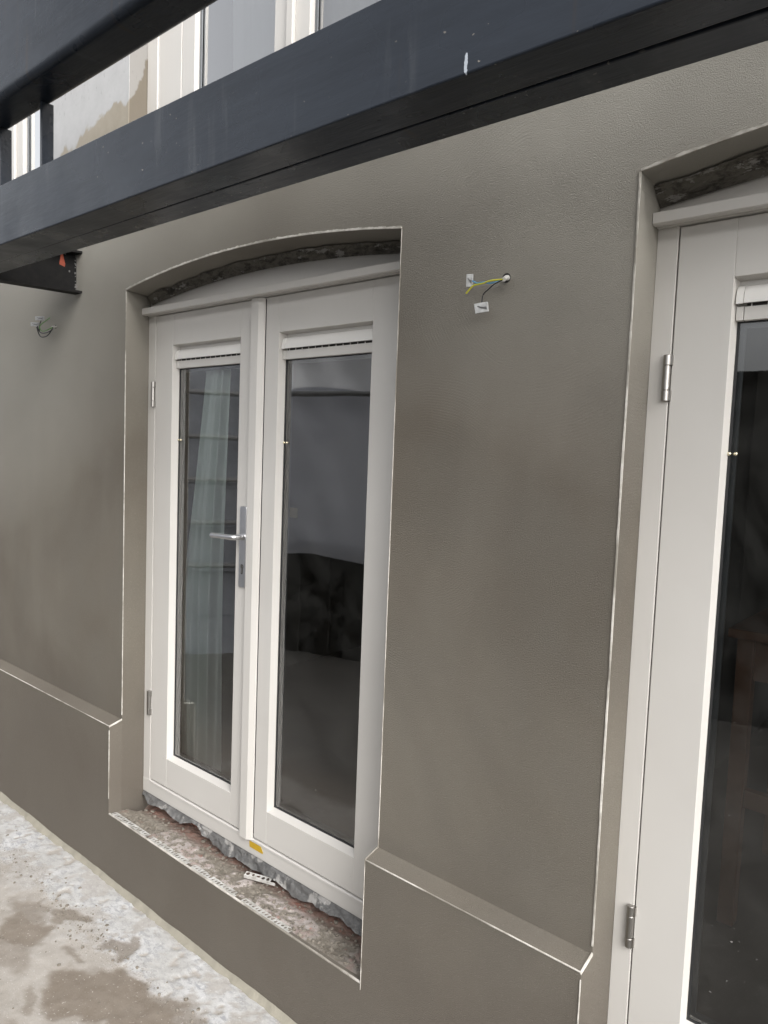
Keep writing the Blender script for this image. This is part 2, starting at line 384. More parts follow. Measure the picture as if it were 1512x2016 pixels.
def spline(pts, n=8):
    pts = [Vector(p) for p in pts]; out = []
    for i in range(len(pts)-1):
        p0 = pts[max(i-1, 0)]; p1 = pts[i]; p2 = pts[i+1]; p3 = pts[min(i+2, len(pts)-1)]
        for k in range(n):
            t = k/n
            out.append(.5*((2*p1)+(p2-p0)*t+(2*p0-5*p1+4*p2-p3)*t*t+(3*p1-p0-3*p2+p3)*t**3))
    out.append(pts[-1]); return out

# ------------------------------------------------------------------ dimensions (metres)
YF = .1206                      # face of the door joinery behind the wall face y = 0
YP = -.0576                     # face of the plinth
X0, X1, X2, X3 = .0557, 1.5075, 2.1849, 3.637
DX = 2.129
ZL, ZQ = .2905, .2772           # back and front of the plinth ledge
ZS = -.1057                     # sill
ZG = -.40                       # ground
ZTOP = 2.42                     # finished render stops here, grey plaster above
ZUP = 4.6
def arch_f(x, a, b, spring=2.088, rise=.058):
    t = (x-(a+b)/2)/((b-a)/2); return spring+rise*(1-t*t)
def arch_b(x, a, b):
    t = (x-(a+b)/2)/((b-a)/2); return 2.050+.051*(1-t*t)

# ------------------------------------------------------------------ ground
def make_ground():
    big = MB(); S = 60
    # the far patio: ring around the detailed part so nothing overlaps
    gx0, gx1, gy0 = -2.6, 2.4, -1.7
    big.box(-S, S, -S, gy0, ZG-.3, ZG); big.box(-S, gx0, gy0, .2, ZG-.3, ZG); big.box(gx1, S, gy0, .2, ZG-.3, ZG)
    o = big.build('patio', 'ground'); tag(o, kind='structure')
    st = .0085
    xs = np.arange(gx0, gx1+st*.5, st); ys = np.arange(gy0, 0.0, st)
    X, Y = np.meshgrid(xs, ys)
    nz = fbm(X*9, Y*9, 3, 5)-.5; nf = fbm(X*38, Y*38, 9, 4)-.5
    wob = fbm(X*5, Y*5, 21, 4)-.5
    # lime splash along the foot of the wall
    edge = -.275+wob*.14+nz*.11+nf*.05
    lime = smooth(-.012, .012, Y-edge)*smooth(-.30, -.16, nz+nf*.9+.05)
    near = smooth(-.080, -.070, Y+nf*.05)
    lime = lime*(1-near)
    ca, sa = math.cos(.6), math.sin(.6)
    st1 = fbm((X*ca+Y*sa)*16, (-X*sa+Y*ca)*55, 61, 4)-.5
    lime = lime*(1-.85*smooth(.06, .13, nz+nf*.45+st1*.35))
    damp = np.zeros_like(X)
    wx = (fbm(X*8, Y*8, 41, 4)-.5)*.17+(fbm(X*30, Y*30, 43, 3)-.5)*.05; wy = (fbm(X*8, Y*8, 47, 4)-.5)*.13+(fbm(X*30, Y*30, 49, 3)-.5)*.04
    for cx, cy, rx, ry, s in ((.14, -.42, .14, .085, .95), (.03, -.36, .10, .06, .7), (.19, -.29, .085, .045, .85), (.15, -.55, .16, .06, .6), (.50, -.235, .065, .055, .9), (.76, -.36, .23, .115, 1), (.60, -.46, .16, .10, 1),
                              (.92, -.32, .18, .11, .9), (.41, -.355, .05, .02, .7), (.50, -.60, .06, .022, .6), (-.25, -.60, .25, .15, .7), (.9, -.75, .4, .2, .8), (.1, -1.0, .5, .2, .8), (-1.0, -.8, .4, .25, .6), (1.6, -.6, .3, .2, .7)):
        d = np.sqrt(((X+wx-cx)/rx)**2+((Y+wy-cy)/ry)**2)+nf*.2
        damp = np.maximum(damp, s*(1-smooth(.80, 1.12 if s > .75 else 1.3, d)))
    lime2 = lime*(1-.92*damp)
    thin = smooth(-.45, -.275, Y+wob*.1)*.35*smooth(-.1, .1, nz+nf*.7)*(1-damp)
    lime2 = np.maximum(lime2, thin)
    grit = np.clip(np.exp(-((Y-edge)/.05)**2)+damp*.25, 0, 1)
    Z = ZG+nf*.003+nz*.005+lime2*(.002+nf*.002+st1*.0012)-damp*.001
    v = np.stack([X.ravel(), Y.ravel(), Z.ravel()], 1); h, w_ = X.shape
    idx = np.arange(h*w_).reshape(h, w_)
    q = np.stack([idx[:-1, :-1], idx[:-1, 1:], idx[1:, 1:], idx[1:, :-1]], -1).reshape(-1, 4)
    me = bpy.data.meshes.new('concrete_paving'); me.from_pydata(v.tolist(), [], q.tolist())
    for nm, a in (('near_wall', smooth(-1.25, -.70, Y)*smooth(-2.4, -1.2, X)*smooth(2.4, 1.4, X)), ('lime', lime2), ('damp', damp), ('gritty', grit), ('mortar', near*0)):
        at = me.attributes.new(nm, 'FLOAT', 'POINT'); at.data.foreach_set('value', a.ravel().astype(np.float32))
    me.polygons.foreach_set('use_smooth', [True]*len(me.polygons))
    me.materials.append(MAT['ground']); g = bpy.data.objects.new('concrete_paving', me); C.objects.link(g); tag(g, kind='structure')
make_ground()

# ------------------------------------------------------------------ house
house = empty('rendered_house', 'taupe rendered house wall with cream double doors and a plinth', 'house')
XL, XR = -4.0, 6.2
def facade():
    m = MB()
    y = 0.0
    op = [(X0, X1, 2.088), (X0+DX, X1+DX, 2.096)]
    xs = [XL, X0, X1, X0+DX, X1+DX, XR]
    for a, b in ((XL, X0), (X1, X0+DX), (X1+DX, XR)): m.quad((a, y, ZL), (b, y, ZL), (b, y, ZTOP), (a, y, ZTOP))
    for k, (a, b, sp) in enumerate(op):
        N = 40; zs = [arch_f(a+(b-a)*i/N, a, b, sp) for i in range(N+1)]; X = [a+(b-a)*i/N for i in range(N+1)]
        for i in range(N): m.quad((X[i], y, zs[i]), (X[i+1], y, zs[i+1]), (X[i+1], y, ZTOP), (X[i], y, ZTOP))
        # reveals (slightly splayed) and soffit
        la = a-.0285 if k == 0 else a-.0012; lb = b+.028
        for (xa, xb) in ((a, la), (b, lb)):
            m.quad((xa, 0, ZL), (xb, YF+.03, ZL), (xb, YF+.03, 2.02), (xa, 0, 2.02))
            zc = sp
            m.quad((xa, 0, 2.02), (xb, YF+.03, 2.02), (xb, YF+.03, zc), (xa, 0, zc))
            m.quad((xa, YP, -.6), (xa, 0, -.6), (xa, 0, ZL), (xa, YP, ZQ))
            m.quad((xa, 0, -.6), (xb, YF+.03, -.6), (xb, YF+.03, ZL), (xa, 0, ZL))
        for i in range(N): m.quad((X[i], 0, zs[i]), (X[i+1], 0, zs[i+1]), (X[i+1], YF+.03, zs[i+1]-.012), (X[i], YF+.03, zs[i]-.012))
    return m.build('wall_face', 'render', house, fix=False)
facade()
def plinth():
    m = MB()
    for a, b in ((XL, X0), (X1, X0+DX), (X1+DX, XR)):
        m.quad((a, YP, -.7), (b, YP, -.7), (b, YP, ZQ-.004), (a, YP, ZQ-.004))
        m.quad((a, YP, ZQ-.004), (b, YP, ZQ-.004), (b, YP+.004, ZQ), (a, YP+.004, ZQ))
        m.quad((a, YP+.004, ZQ), (b, YP+.004, ZQ), (b, 0, ZL), (a, 0, ZL))
    for a, b in ((X0, X1), (X0+DX, X1+DX)):
        m.quad((a, YP, -.7), (b, YP, -.7), (b, YP, ZS), (a, YP, ZS))
        m.quad((a, YP, ZS), (b, YP, ZS), (b, YP+.018, ZS-.001), (a, YP+.018, ZS-.001))
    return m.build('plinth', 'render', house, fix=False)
plinth()
# grey plaster storey above, with window openings
ZW = 2.36
UP_OPEN = [(X0-DX, X1-DX), (X0, X1), (X0+DX, X1+DX)]
def upper():
    m = MB(); edges = [XL]+[e for o in UP_OPEN for e in o]+[XR]
    for i in range(0, len(edges), 2):
        m.quad((edges[i], .002, ZTOP), (edges[i+1], .002, ZTOP), (edges[i+1], .002, ZUP), (edges[i], .002, ZUP))
    for a, b in UP_OPEN:
        m.quad((a, .002, 3.95), (b, .002, 3.95), (b, .002, ZUP), (a, .002, ZUP))
        m.quad((a, .002, ZTOP), (b, .002, ZTOP), (b, .11, ZTOP+.01), (a, .11, ZTOP+.01))
        for x in (a, b): m.quad((x, .002, ZTOP), (x, .11, ZTOP), (x, .11, 3.95), (x, .002, 3.95))
        m.quad((a, .002, 3.95), (b, .002, 3.95), (b, .11, 3.95), (a, .11, 3.95))
    m.build('upper_plaster', 'upper', house, fix=False)
upper()
# rooms behind the joinery
def rooms():
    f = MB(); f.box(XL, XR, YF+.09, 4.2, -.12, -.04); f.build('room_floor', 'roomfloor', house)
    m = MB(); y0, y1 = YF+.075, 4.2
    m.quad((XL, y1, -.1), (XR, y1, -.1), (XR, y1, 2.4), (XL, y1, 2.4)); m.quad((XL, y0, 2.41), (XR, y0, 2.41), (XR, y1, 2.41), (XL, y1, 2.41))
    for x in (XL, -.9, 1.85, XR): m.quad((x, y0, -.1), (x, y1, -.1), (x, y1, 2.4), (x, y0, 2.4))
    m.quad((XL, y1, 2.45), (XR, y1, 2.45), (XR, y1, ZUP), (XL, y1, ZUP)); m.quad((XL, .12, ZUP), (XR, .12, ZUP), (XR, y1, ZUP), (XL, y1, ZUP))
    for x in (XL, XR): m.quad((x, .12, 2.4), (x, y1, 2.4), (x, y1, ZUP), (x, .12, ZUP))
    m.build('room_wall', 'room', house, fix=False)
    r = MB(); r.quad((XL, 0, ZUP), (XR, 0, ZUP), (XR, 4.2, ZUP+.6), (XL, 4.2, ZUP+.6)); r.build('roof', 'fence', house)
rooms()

# corner beads: narrow plastic nosings proud of the arrises, a little wavy and smeared
def bead(pts, wdt, nrm_off, dep=.003, seed=0, gaps=()):
    """pts: polyline on the face; wdt: vector across; nrm_off: y of the proud face"""
    P = spline(pts, 18) if len(pts) > 2 else [Vector(pts[0]).lerp(Vector(pts[1]), i/60) for i in range(61)]
    m = MB(); wv = Vector(wdt); A = []
    for i, p in enumerate(P):
        k = .75+.9*n1(i*.35+seed*9.1, seed)+.5*n1(i*1.7, seed+5)
        A.append((p+Vector((0, nrm_off, 0))-wv*.12, p+Vector((0, nrm_off, 0))+wv*k))
    B = [(a+Vector((0, dep, 0)), b+Vector((0, dep, 0))) for a, b in A]
    m.grid([[a[0], a[1]] for a in A]); m.grid([[a[1], b[1]] for a, b in zip(A, B)]); m.grid([[a[0], b[0]] for a, b in zip(A, B)])
    m.quad(A[0][0], A[0][1], B[0][1], B[0][0]); m.quad(A[-1][0], A[-1][1], B[-1][1], B[-1][0])
    return m.build('corner_bead', 'bead', house)
for k, (a, b, sp) in enumerate(((X0, X1, 2.088), (X0+DX, X1+DX, 2.096))):
    N = 24
    bead([(a+(b-a)*i/N, 0, arch_f(a+(b-a)*i/N, a, b, sp)) for i in range(N+1)], (0, 0, .0066), -.0030, .005, 3+k)
    bead([(a, 0, ZL+.02), (a, 0, sp-.002)], (-.0026 if k == 0 else -.0044, 0, 0), -.002, .003, 5+k)
    bead([(b, 0, ZL+.004), (b, 0, sp-.002)], (.0018, 0, 0), -.002, .003, 7+k)
    bead([(a, YP, -.04 if k == 0 else -.5), (a, YP, ZQ-.02)], (-.0026, 0, 0), -.0018, .003, 9+k)
    bead([(b, YP, ZS-.02), (b, YP, ZQ-.003)], (.0016, 0, 0), -.0018, .003, 11+k)
for a, b in ((-2.5, X0-.001), (X1+.001, X0+DX-.001)):
    bead([(a, YP, ZQ-.001), (b, YP, ZQ-.001)], (0, 0, -.0026), -.0018, .004, int(a*7)+20)
def ledge_end(x, s):
    m = MB(); dx = .0028*s
    v = [(x, YP-.001, ZQ+.001), (x+dx, YP-.001, ZQ+.001), (x+dx, 0, ZL+.0035), (x, 0, ZL+.0035), (x, YP-.001, ZQ-.006), (x+dx, YP-.001, ZQ-.006), (x+dx, 0, ZL-.004), (x, 0, ZL-.004)]
    m.add(v, ((0, 1, 2, 3), (4, 5, 6, 7), (0, 1, 5, 4), (1, 2, 6, 5), (2, 3, 7, 6), (3, 0, 4, 7))); m.build('corner_bead', 'bead', house)
ledge_end(X0+.0012, -1); ledge_end(X1-.0012, 1); ledge_end(X0+DX+.0012, -1.3)

# crumbling mortar under the arches
def arch_mortar(a, b, sp, seed):
    m = MB(); NX, NY = 240, 16; P = []
    rng = np.linspace(0, 1, NX)
    xx = a+.001+(b-a-.002)*rng
    off = fbm(rng*26, rng*0+seed, seed, 4)-.5
    for j in range(NY):
        t = j/(NY-1); row = []
        nn = fbm(rng*70, rng*0+t*7+seed, seed+4, 4)-.5; n2 = fbm(rng*16, rng*0+t*2.5+seed*3, seed+9, 3)-.5
        for i in range(NX):
            x = xx[i]; zf = arch_f(x, a, b, sp)-.006; zb = arch_b(x, a, b)
            y0_ = (.094 if seed == 3 else .078)+off[i]*.035; y = y0_+(YF-.001-y0_)*t
            z = zf-.006+(zb-zf+.004)*t**.9+(nn[i]*.006+n2[i]*.006)*min(1, 4*t)*(1.15-t)
            row.append((x, y, min(z, zf-.0035*min(1, 6*t)+.003*(1-min(1, 6*t)))))
        P.append(row)
    m.grid(P); m.build('arch_mortar', 'mortar', house, smooth_=50)
arch_mortar(X0, X1, 2.088, 3); arch_mortar(X0+DX, X1+DX, 2.096, 8)

# mortar fillet at the foot of the plinth
def fillet():
    m = MB(); N = 420; P = []
    xs = np.linspace(-2.6, 2.4, N); n = fbm(xs*4, xs*0, 5, 4)-.5; nf = fbm(xs*30, xs*0, 8, 3)-.5; n2 = fbm(xs*6, xs*0+9, 15, 4)-.5
    for t in np.linspace(0, 1, 9):
        row = []
        for i, x in enumerate(xs):
            d = .022+n[i]*.018+nf[i]*.010; h = .020+n2[i]*.012+nf[i]*.002
            y = YP-.001-d*t; z = ZG-.004+.004+h*(1-t)**1.5+(nf[i]*.004 if t > .3 else 0)
            row.append((x, y, z if t < 1 else ZG-.006))
        P.append(row)
    m.grid(P); m.build('mortar_fillet', 'sand', house, smooth_=60)
fillet()

# ------------------------------------------------------------------ doors
def leaf(xa, xb, ra, rb_, name='door_leaf', dz=0.0):
    zt, z0 = 1.998, .003; rt, rb = 1.872, .1264; y0, y1 = YF, YF+.058
    m = MB(); e = .0012
    m.box(xa, ra, y0, y1, z0, zt, e); m.box(rb_, xb, y0, y1, z0, zt, e)
    m.box(ra+.0002, rb_-.0002, y0+.0003, y1, rt, zt, e); m.box(ra+.0002, rb_-.0002, y0+.0003, y1, z0, rb, e)
    L = m.build(name, 'cream', house)
    # glazing bead: thin sloped ring round the pane
    g = MB(); yb = YF+.033; i = .005; bz = .010
    o4 = [(ra, rb), (rb_, rb), (rb_, rt), (ra, rt)]; q4 = [(ra+i, rb+bz), (rb_-i, rb+bz), (rb_-i, rt-i), (ra+i, rt-i)]
    for k in range(4):
        a, b = o4[k], o4[(k+1) % 4]; c, d = q4[(k+1) % 4], q4[k]
        g.quad((a[0], YF+.0018, a[1]), (b[0], YF+.0018, b[1]), (c[0], yb, c[1]), (d[0], yb, d[1]))
    g.build('glazing_bead', 'cream', L)
    k_ = MB(); w_ = .0075; zt2 = 1.783
    x0, x1, z0_, z1_ = ra+i-.002, rb_-i+.002, rb+bz-.002, zt2
    y = yb-.002
    k_.ring(x0, x1, z0_, z1_, w_, y, y+.004)
    k_.build('gasket', 'gasket', L)
    s_ = MB(); y = yb+.016; w2 = .016
    s_.ring(x0, x1, z0_, z1_, w2, y, y+.006)
    s_.build('spacer_bar', 'spacer', L)
    p = MB(); p.quad((x0, yb, z0_), (x1, yb, z0_), (x1, yb, z1_+.01), (x0, yb, z1_+.01)); p.build('glass_pane', 'glass', L)
    # trickle ventilator: rounded hood, end caps, slot grille, flat lower strip
    va, vb = ra+.0045, rb_-.0045; zb = 1.8155
    prof = [(YF+.0325, 1.856)]+[(YF+.0285-.0195*math.sin(q), zb+(1.8555-zb)*math.cos(q)) for q in np.linspace(.0, PI/2*.97, 11)]+[(YF+.009, zb), (YF+.0125, zb), (YF+.0145, zb+.005), (YF+.0325, zb+.007)]
    h = MB(); h.prism(prof, va+.016, vb-.003); V = h.build('ventilator', 'vent', L, smooth_=30)
    c = MB(); prof2 = [(y-.001 if y < YF+.02 else y, z+(.0012 if z > zb+.01 else -.001)) for y, z in prof]
    c.prism(prof2, va, va+.0148); c.build('ventilator_cap', 'vent', L, smooth_=30)
    c = MB(); c.prism(prof2, vb-.0022, vb); c.build('ventilator_cap', 'vent', L, smooth_=30)
    s = MB(); s.box(va+.02, vb, YF+.021, YF+.0315, 1.8090, 1.8160); s.build('ventilator_slot', 'dark', L)
    fn = MB(); nn = 13
    for q in range(nn):
        x = va+.03+(vb-va-.04)*q/(nn-1); fn.box(x-.0009, x+.0009, YF+.0185, YF+.0208, 1.8090, 1.8170)
    tag(fn.build('ventilator_fin', 'cream', L), kind='stuff')
    st = MB(); st.box(ra+.001, rb_-.001, YF+.0318, YF+.036, 1.7785, 1.8712); st.box(va+.016, vb, YF+.0175, YF+.0316, 1.779, 1.8089, .001); st.box(va, va+.0148, YF+.016, YF+.0316, 1.779, 1.8094, .001); st.build('ventilator_base', 'cream', L)
    for px, py in ((x0+.005, yb-.0035), (x0+.018, yb-.0015)):
        bm = bmesh.new(); bmesh.ops.create_uvsphere(bm, u_segments=8, v_segments=6, radius=.0046)
        for vtx in bm.verts: vtx.co += Vector((px, py, 1.487))
        MB().frombm(bm).build('bright_stud', 'plug', L, smooth_=60)  # small shiny spheres for the bright dots at the pane edge
    return L
def hinge(x, zc, parent, h=.106, r=.0088):
    m = MB(); y = YF-r*.75
    for z0, z1 in ((zc-h/2, zc-h/2+h*.225), (zc-h/2+h*.24, zc+h/2-h*.24), (zc+h/2-h*.225, zc+h/2)):
        prof = [(x, y, z0), (x, y, z0+.001), (x, y, z1-.001), (x, y, z1)]
        m.sweep(prof, [r*.88, r, r, r*.88], 16)
    m.sweep([(x, y, zc-h/2+.001), (x, y, zc+h/2-.001)], r*.82, 12)
    m.box(x+r*.3, x+r*1.35, YF-.009, YF+.002, zc-h/2+.0005, zc-h/2+h*.225); m.box(x+r*.3, x+r*1.35, YF-.009, YF+.002, zc+h/2-h*.225, zc+h/2-.0005)
    return m.build('hinge', 'hinge', parent, smooth_=40)
def double_door(dx, zoff, xf_left, first):
    a, b = .086+dx, .745+dx
    F = MB(); y1 = YF+.07; e = .0015
    F.box(xf_left, .086+dx-.0035, YF-.001, y1, -.066, 2.03, e)                         # left jamb
    F.box(1.4585+dx, 1.537+dx, YF-.001, y1, -.066, 2.03, e)
    F.box(.0825+dx, 1.4585+dx, YF+.012, y1, 2.0015, 2.03, .001)                        # head
    F.box(xf_left+.001, 1.536+dx, YF-.0018, y1, -.0668, -.0035, .003)                    # threshold rail
    F.prism([(YF-.001, -.0030), (YF-.001, -.014), (YF-.0045, -.0135), (YF-.0045, -.006)], .088+dx, 1.453+dx)
    F.box(.083+dx, .0858+dx, YF+.012, YF+.05, 0, 2.0, 0)
    fr = F.build('door_frame', 'cream', house)
    # tympanum board under the arch
    t = MB(); aa, bb = X0+(DX if dx else 0)-.02, X1+(DX if dx else 0)+.02; N = 40; yy = YF+.006
    for i in range(N):
        xa = aa+(bb-aa)*i/N; xb = aa+(bb-aa)*(i+1)/N
        t.quad((xa, yy, 2.0), (xb, yy, 2.0), (xb, yy, 2.125), (xa, yy, 2.125))
    t.build('tympanum_board', 'cream', fr)
    d = MB(); xs = X0-.012 if not dx else X0+DX+.001
    d.prism([(YF+.01, 2.0345), (YF-.040, 2.0280), (YF-.042, 2.0265), (YF-.042, 2.0035), (YF-.038, 2.0005), (YF-.024, 2.000), (YF-.022, 2.006), (YF-.016, 2.006), (YF-.014, 2.0005), (YF+.01, 2.0005)], xs, X1+(DX if dx else 0)+.015)
    d.build('drip_moulding', 'cream', fr)
    L1 = leaf(a, b, .2085+dx, .6487+dx)
    A = MB(); x0, x1 = .7265+dx, .7893+dx
    y = YF-.018
    A.add([(x0, YF-.0005, -.008), (x0+.002, y+.002, -.008), (x0+.004, y, -.008), (x1-.020, y, -.008), (x1-.002, YF-.006, -.008), (x1, YF-.0005, -.008)]+[(x0, YF-.0005, 1.9985), (x0+.002, y+.002, 1.9985), (x0+.004, y, 1.9985), (x1-.020, y, 1.9985), (x1-.002, YF-.006, 1.9985), (x1, YF-.0005, 1.9985)],
          [(k, k+1, k+7, k+6) for k in range(5)]+[(0, 1, 2, 3, 4, 5), (6, 7, 8, 9, 10, 11), (0, 5, 11, 6)])
    A.build('astragal', 'cream', L1)
    L2 = leaf(.7928+dx, 1.455+dx, .8628+dx, 1.3026+dx)
    if first:
        k_ = MB(); k_.box(.905, .947, YF+.0345, YF+.0352, 1.222, 1.258); k_.build('glass_sticker', 'tape2', L2)
    G = MB(); G.box(.745+dx, .793+dx, YF+.02, YF+.05, 0, 2.0); G.build('rebate', 'dark', L1)
    hinge(.086+dx-.0085, 1.6755-zoff, L1); hinge(.086+dx-.0085, .343-zoff, L1)
    hinge(1.463+dx, 1.6755-zoff, L2); hinge(1.463+dx, .343-zoff, L2)
    # handle on the left leaf beside the astragal
    hx = .6975+dx
    H = MB(); bm = bmesh.new()
    w2, z0, z1, rr = .0195, .942, 1.247, .0085
    pts = []
    for cx, cz, s in ((hx+w2-rr, z1-rr, 0), (hx-w2+rr, z1-rr, 1), (hx-w2+rr, z0+rr, 2), (hx+w2-rr, z0+rr, 3)):
        for q in range(5):
            an = s*PI/2+q*PI/8; pts.append((cx+rr*math.cos(an), cz+rr*math.sin(an)))
    n = len(pts); yb, yf = YF-.0003, YF-.009
    ins = [(hx+(p[0]-hx)*.93, (z0+z1)/2+(p[1]-(z0+z1)/2)*.992) for p in pts]
    H.add([(p[0], yb, p[1]) for p in pts]+[(p[0], yf+.0018, p[1]) for p in pts]+[(p[0], yf, p[1]) for p in ins],
          [(k, (k+1) % n, n+(k+1) % n, n+k) for k in range(n)]+[(n+k, n+(k+1) % n, 2*n+(k+1) % n, 2*n+k) for k in range(n)]+[tuple(2*n+k for k in range(n))])
    H.build('handle_plate', 'alu', L1, smooth_=40)
    V = MB(); zl = 1.133; y0 = yf
    V.sweep([(hx+.003, y0+.001, zl), (hx+.003, y0-.012, zl)], .0125, 16)
    lp = spline([(hx+.003, y0-.006, zl), (hx+.003, y0-.034, zl), (hx-.004, y0-.045, zl), (hx-.02, y0-.048, zl), (hx-.06, y0-.049, zl-.001), (hx-.125, y0-.047, zl-.003)], 6)
    rad = [.0105]*6+[.0105]*6+[.0105]*6+[.010]*6+[.0094]*7
    V.sweep(lp, rad[:len(lp)], 14)
    bm = bmesh.new(); bmesh.ops.create_uvsphere(bm, u_segments=14, v_segments=8, radius=.0094)
    for vtx in bm.verts: vtx.co = Vector((vtx.co.x*.5, vtx.co.y, vtx.co.z))+Vector(lp[-1])
    V.frombm(bm); V.build('lever_handle', 'alu', L1, smooth_=50)
    K = MB(); zk = 1.013; yk = yf-.0006
    ring = [(hx+.0088*math.cos(t), zk+.008+.0088*math.sin(t)) for t in np.linspace(-PI*.3, PI*1.3, 15)]+[(hx-.0052, zk-.017), (hx-.003, zk-.0205), (hx+.003, zk-.0205), (hx+.0052, zk-.017)]
    K.add([(p[0], yk, p[1]) for p in ring]+[(p[0], yf+.003, p[1]) for p in ring], [tuple(range(len(ring)))]+[(i, (i+1) % len(ring), len(ring)+(i+1) % len(ring), len(ring)+i) for i in range(len(ring))])
    K.build('keyhole', 'dark', L1)
    K2 = MB(); K2.sweep([(hx, yk+.0005, zk+.008), (hx, yk-.0016, zk+.008)], .0066, 14); K2.box(hx-.0033, hx+.0033, yk-.0014, yk+.0005, zk-.017, zk+.004); K2.build('lock_cylinder', 'hinge', L1, smooth_=40)
    KS = MB(); KS.box(hx-.0008, hx+.0008, yk-.0021, yk-.0012, zk+.003, zk+.013); KS.build('key_slot', 'dark', L1)
    if first:
        tp = MB(); z0, z1 = -.040, -.0165
        tp.add([(.772, YF-.0030, z1), (.838, YF-.0030, z1), (.850, YF-.0030, z0+.007), (.850, YF-.0030, z0), (.774, YF-.0030, z0), (.772, YF+.0005, z1), (.838, YF+.0005, z1), (.850, YF+.0005, z0+.007), (.850, YF+.0005, z0), (.774, YF+.0005, z0)],
               ((0, 1, 2, 3, 4), (5, 6, 7, 8, 9), (0, 1, 6, 5), (1, 2, 7, 6), (2, 3, 8, 7), (3, 4, 9, 8), (4, 0, 5, 9)))
        tp.build('yellow_tape', 'tape', fr)
double_door(0, 0, .0275, True)
double_door(2.1496, .018, 2.1837, False)

# ------------------------------------------------------------------ torn flashing, sill rubble, perforated beads
def flashing():
    kx = [.03, .06, .10, .18, .25, .31, .36, .42, .52, .58, .64, .70, .75, .80, .86, .90, .95, .99, 1.03, 1.10, 1.17, 1.22, 1.27, 1.32, 1.36, 1.44, 1.52]
    kz = [-.088, -.078, -.098, -.090, -.080, -.097, -.092, -.078, -.102, -.112, -.118, -.109, -.108, -.113, -.111, -.100, -.096, -.110, -.117, -.108, -.099, -.100, -.095, -.100, -.108, -.112, -.11]
    N = 340; xs = np.linspace(.034, 1.52, N); zb = np.interp(xs, kx, kz)+(fbm(xs*34, xs*0, 3, 4)-.5)*.013
    lean = .020+(fbm(xs*7, xs*0+4, 6, 3)-.5)*.030
    m = MB(); F = []; B = []
    for t in np.linspace(0, 1, 9):
        n = fbm(xs*22, xs*0+t*3, 12, 4)-.5; nf = fbm(xs*60, xs*0+t*9, 19, 3)-.5; rf, rb = [], []
        for i, x in enumerate(xs):
            z = -.0645+(zb[i]+.0645)*t; y = YF+.004-lean[i]*t**1.3-(.003+n[i]*.016+nf[i]*.008)*min(1, 3*t)
            rf.append((x, y, z)); rb.append((x, y+.0035, z+.001*t))
        F.append(rf); B.append(rb)
    m.grid(F); m.grid(B); m.grid([F[-1], B[-1]])
    m.build('torn_flashing', 'lead', house, smooth_=70)
flashing()
def sill():
    st = .005; xs = np.arange(.030, 1.534, st); ys = np.arange(YP+.017, .176, st)
    X, Y = np.meshgrid(xs, ys)
    n = fbm(X*14, Y*14, 31, 5)-.5; nf = fbm(X*60, Y*60, 37, 4)-.5
    back = smooth(.045, .125, Y+n*.05)
    Z = ZS-.004-.010*smooth(YP+.03, .03, Y)+n*.018*smooth(YP+.02, YP+.05, Y)+nf*.010*smooth(YP+.02, YP+.04, Y)-back*.018
    Z -= .05*np.exp(-(((X-.045)/.03)**2+((Y-.10)/.04)**2))
    brick = np.clip(back*.85+smooth(.12, .2, n)*.5, 0, 1)*(.55+.45*smooth(-.2, .2, nf))
    dust = smooth(.0, .09, n+nf*.4+.03)*smooth(.18, .45, X)*(1-smooth(.03, .10, np.abs(Y-.02)))*(1-.6*smooth(1.1, 1.35, X))
    v = np.stack([X.ravel(), Y.ravel(), Z.ravel()], 1); h, w_ = X.shape; idx = np.arange(h*w_).reshape(h, w_)
    q = np.stack([idx[:-1, :-1], idx[:-1, 1:], idx[1:, 1:], idx[1:, :-1]], -1).reshape(-1, 4)
    me = bpy.data.meshes.new('sill_bed'); me.from_pydata(v.tolist(), [], q.tolist())
    for nm, a in (('brick', brick), ('dust', dust)):
        at = me.attributes.new(nm, 'FLOAT', 'POINT'); at.data.foreach_set('value', a.ravel().astype(np.float32))
    me.polygons.foreach_set('use_smooth', [True]*len(me.polygons)); me.materials.append(MAT['rubble'])
    o = bpy.data.objects.new('sill_bed', me); C.objects.link(o); o.parent = house
    b = MB(); b.quad((0, .172, -.2), (1.56, .172, -.2), (1.56, .172, -.05), (0, .172, -.05)); b.build('sill_back', 'brick', house)
    def zat(x, y): 
        i = int(np.clip(round((y-ys[0])/st), 0, h-1)); j = int(np.clip(round((x-xs[0])/st), 0, w_-1)); return Z[i, j]
    return zat
zat = sill()
def stones(name, places, mat, label, cat):
    m = MB()
    for x, y, z, r in places:
        bm = bmesh.new(); bmesh.ops.create_icosphere(bm, subdivisions=1, radius=r)
        s = Vector((random.uniform(.7, 1.4), random.uniform(.7, 1.3), random.uniform(.45, .85))); ro = Matrix.Rotation(random.uniform(0, 6.28), 3, 'Z') @ Matrix.Rotation(random.uniform(-.5, .5), 3, 'X')
        for q in bm.verts:
            c = q.co*random.uniform(.75, 1.15); q.co = ro @ Vector((c.x*s.x, c.y*s.y, c.z*s.z))+Vector((x, y, z))
        m.frombm(bm)
    o = m.build(name, mat); return tag(o, label, cat, kind='stuff')
pl = []
for k in range(1100):
    x = random.uniform(.05, 1.49); y = random.choice((random.uniform(-.03, .13), random.gauss(.03, .04), random.gauss(-.015, .018)))
    if not -.036 < y < .15: continue
    r = .0016+random.random()**3.2*.0072; pl.append((x, y, zat(x, y)+r*.3, r))
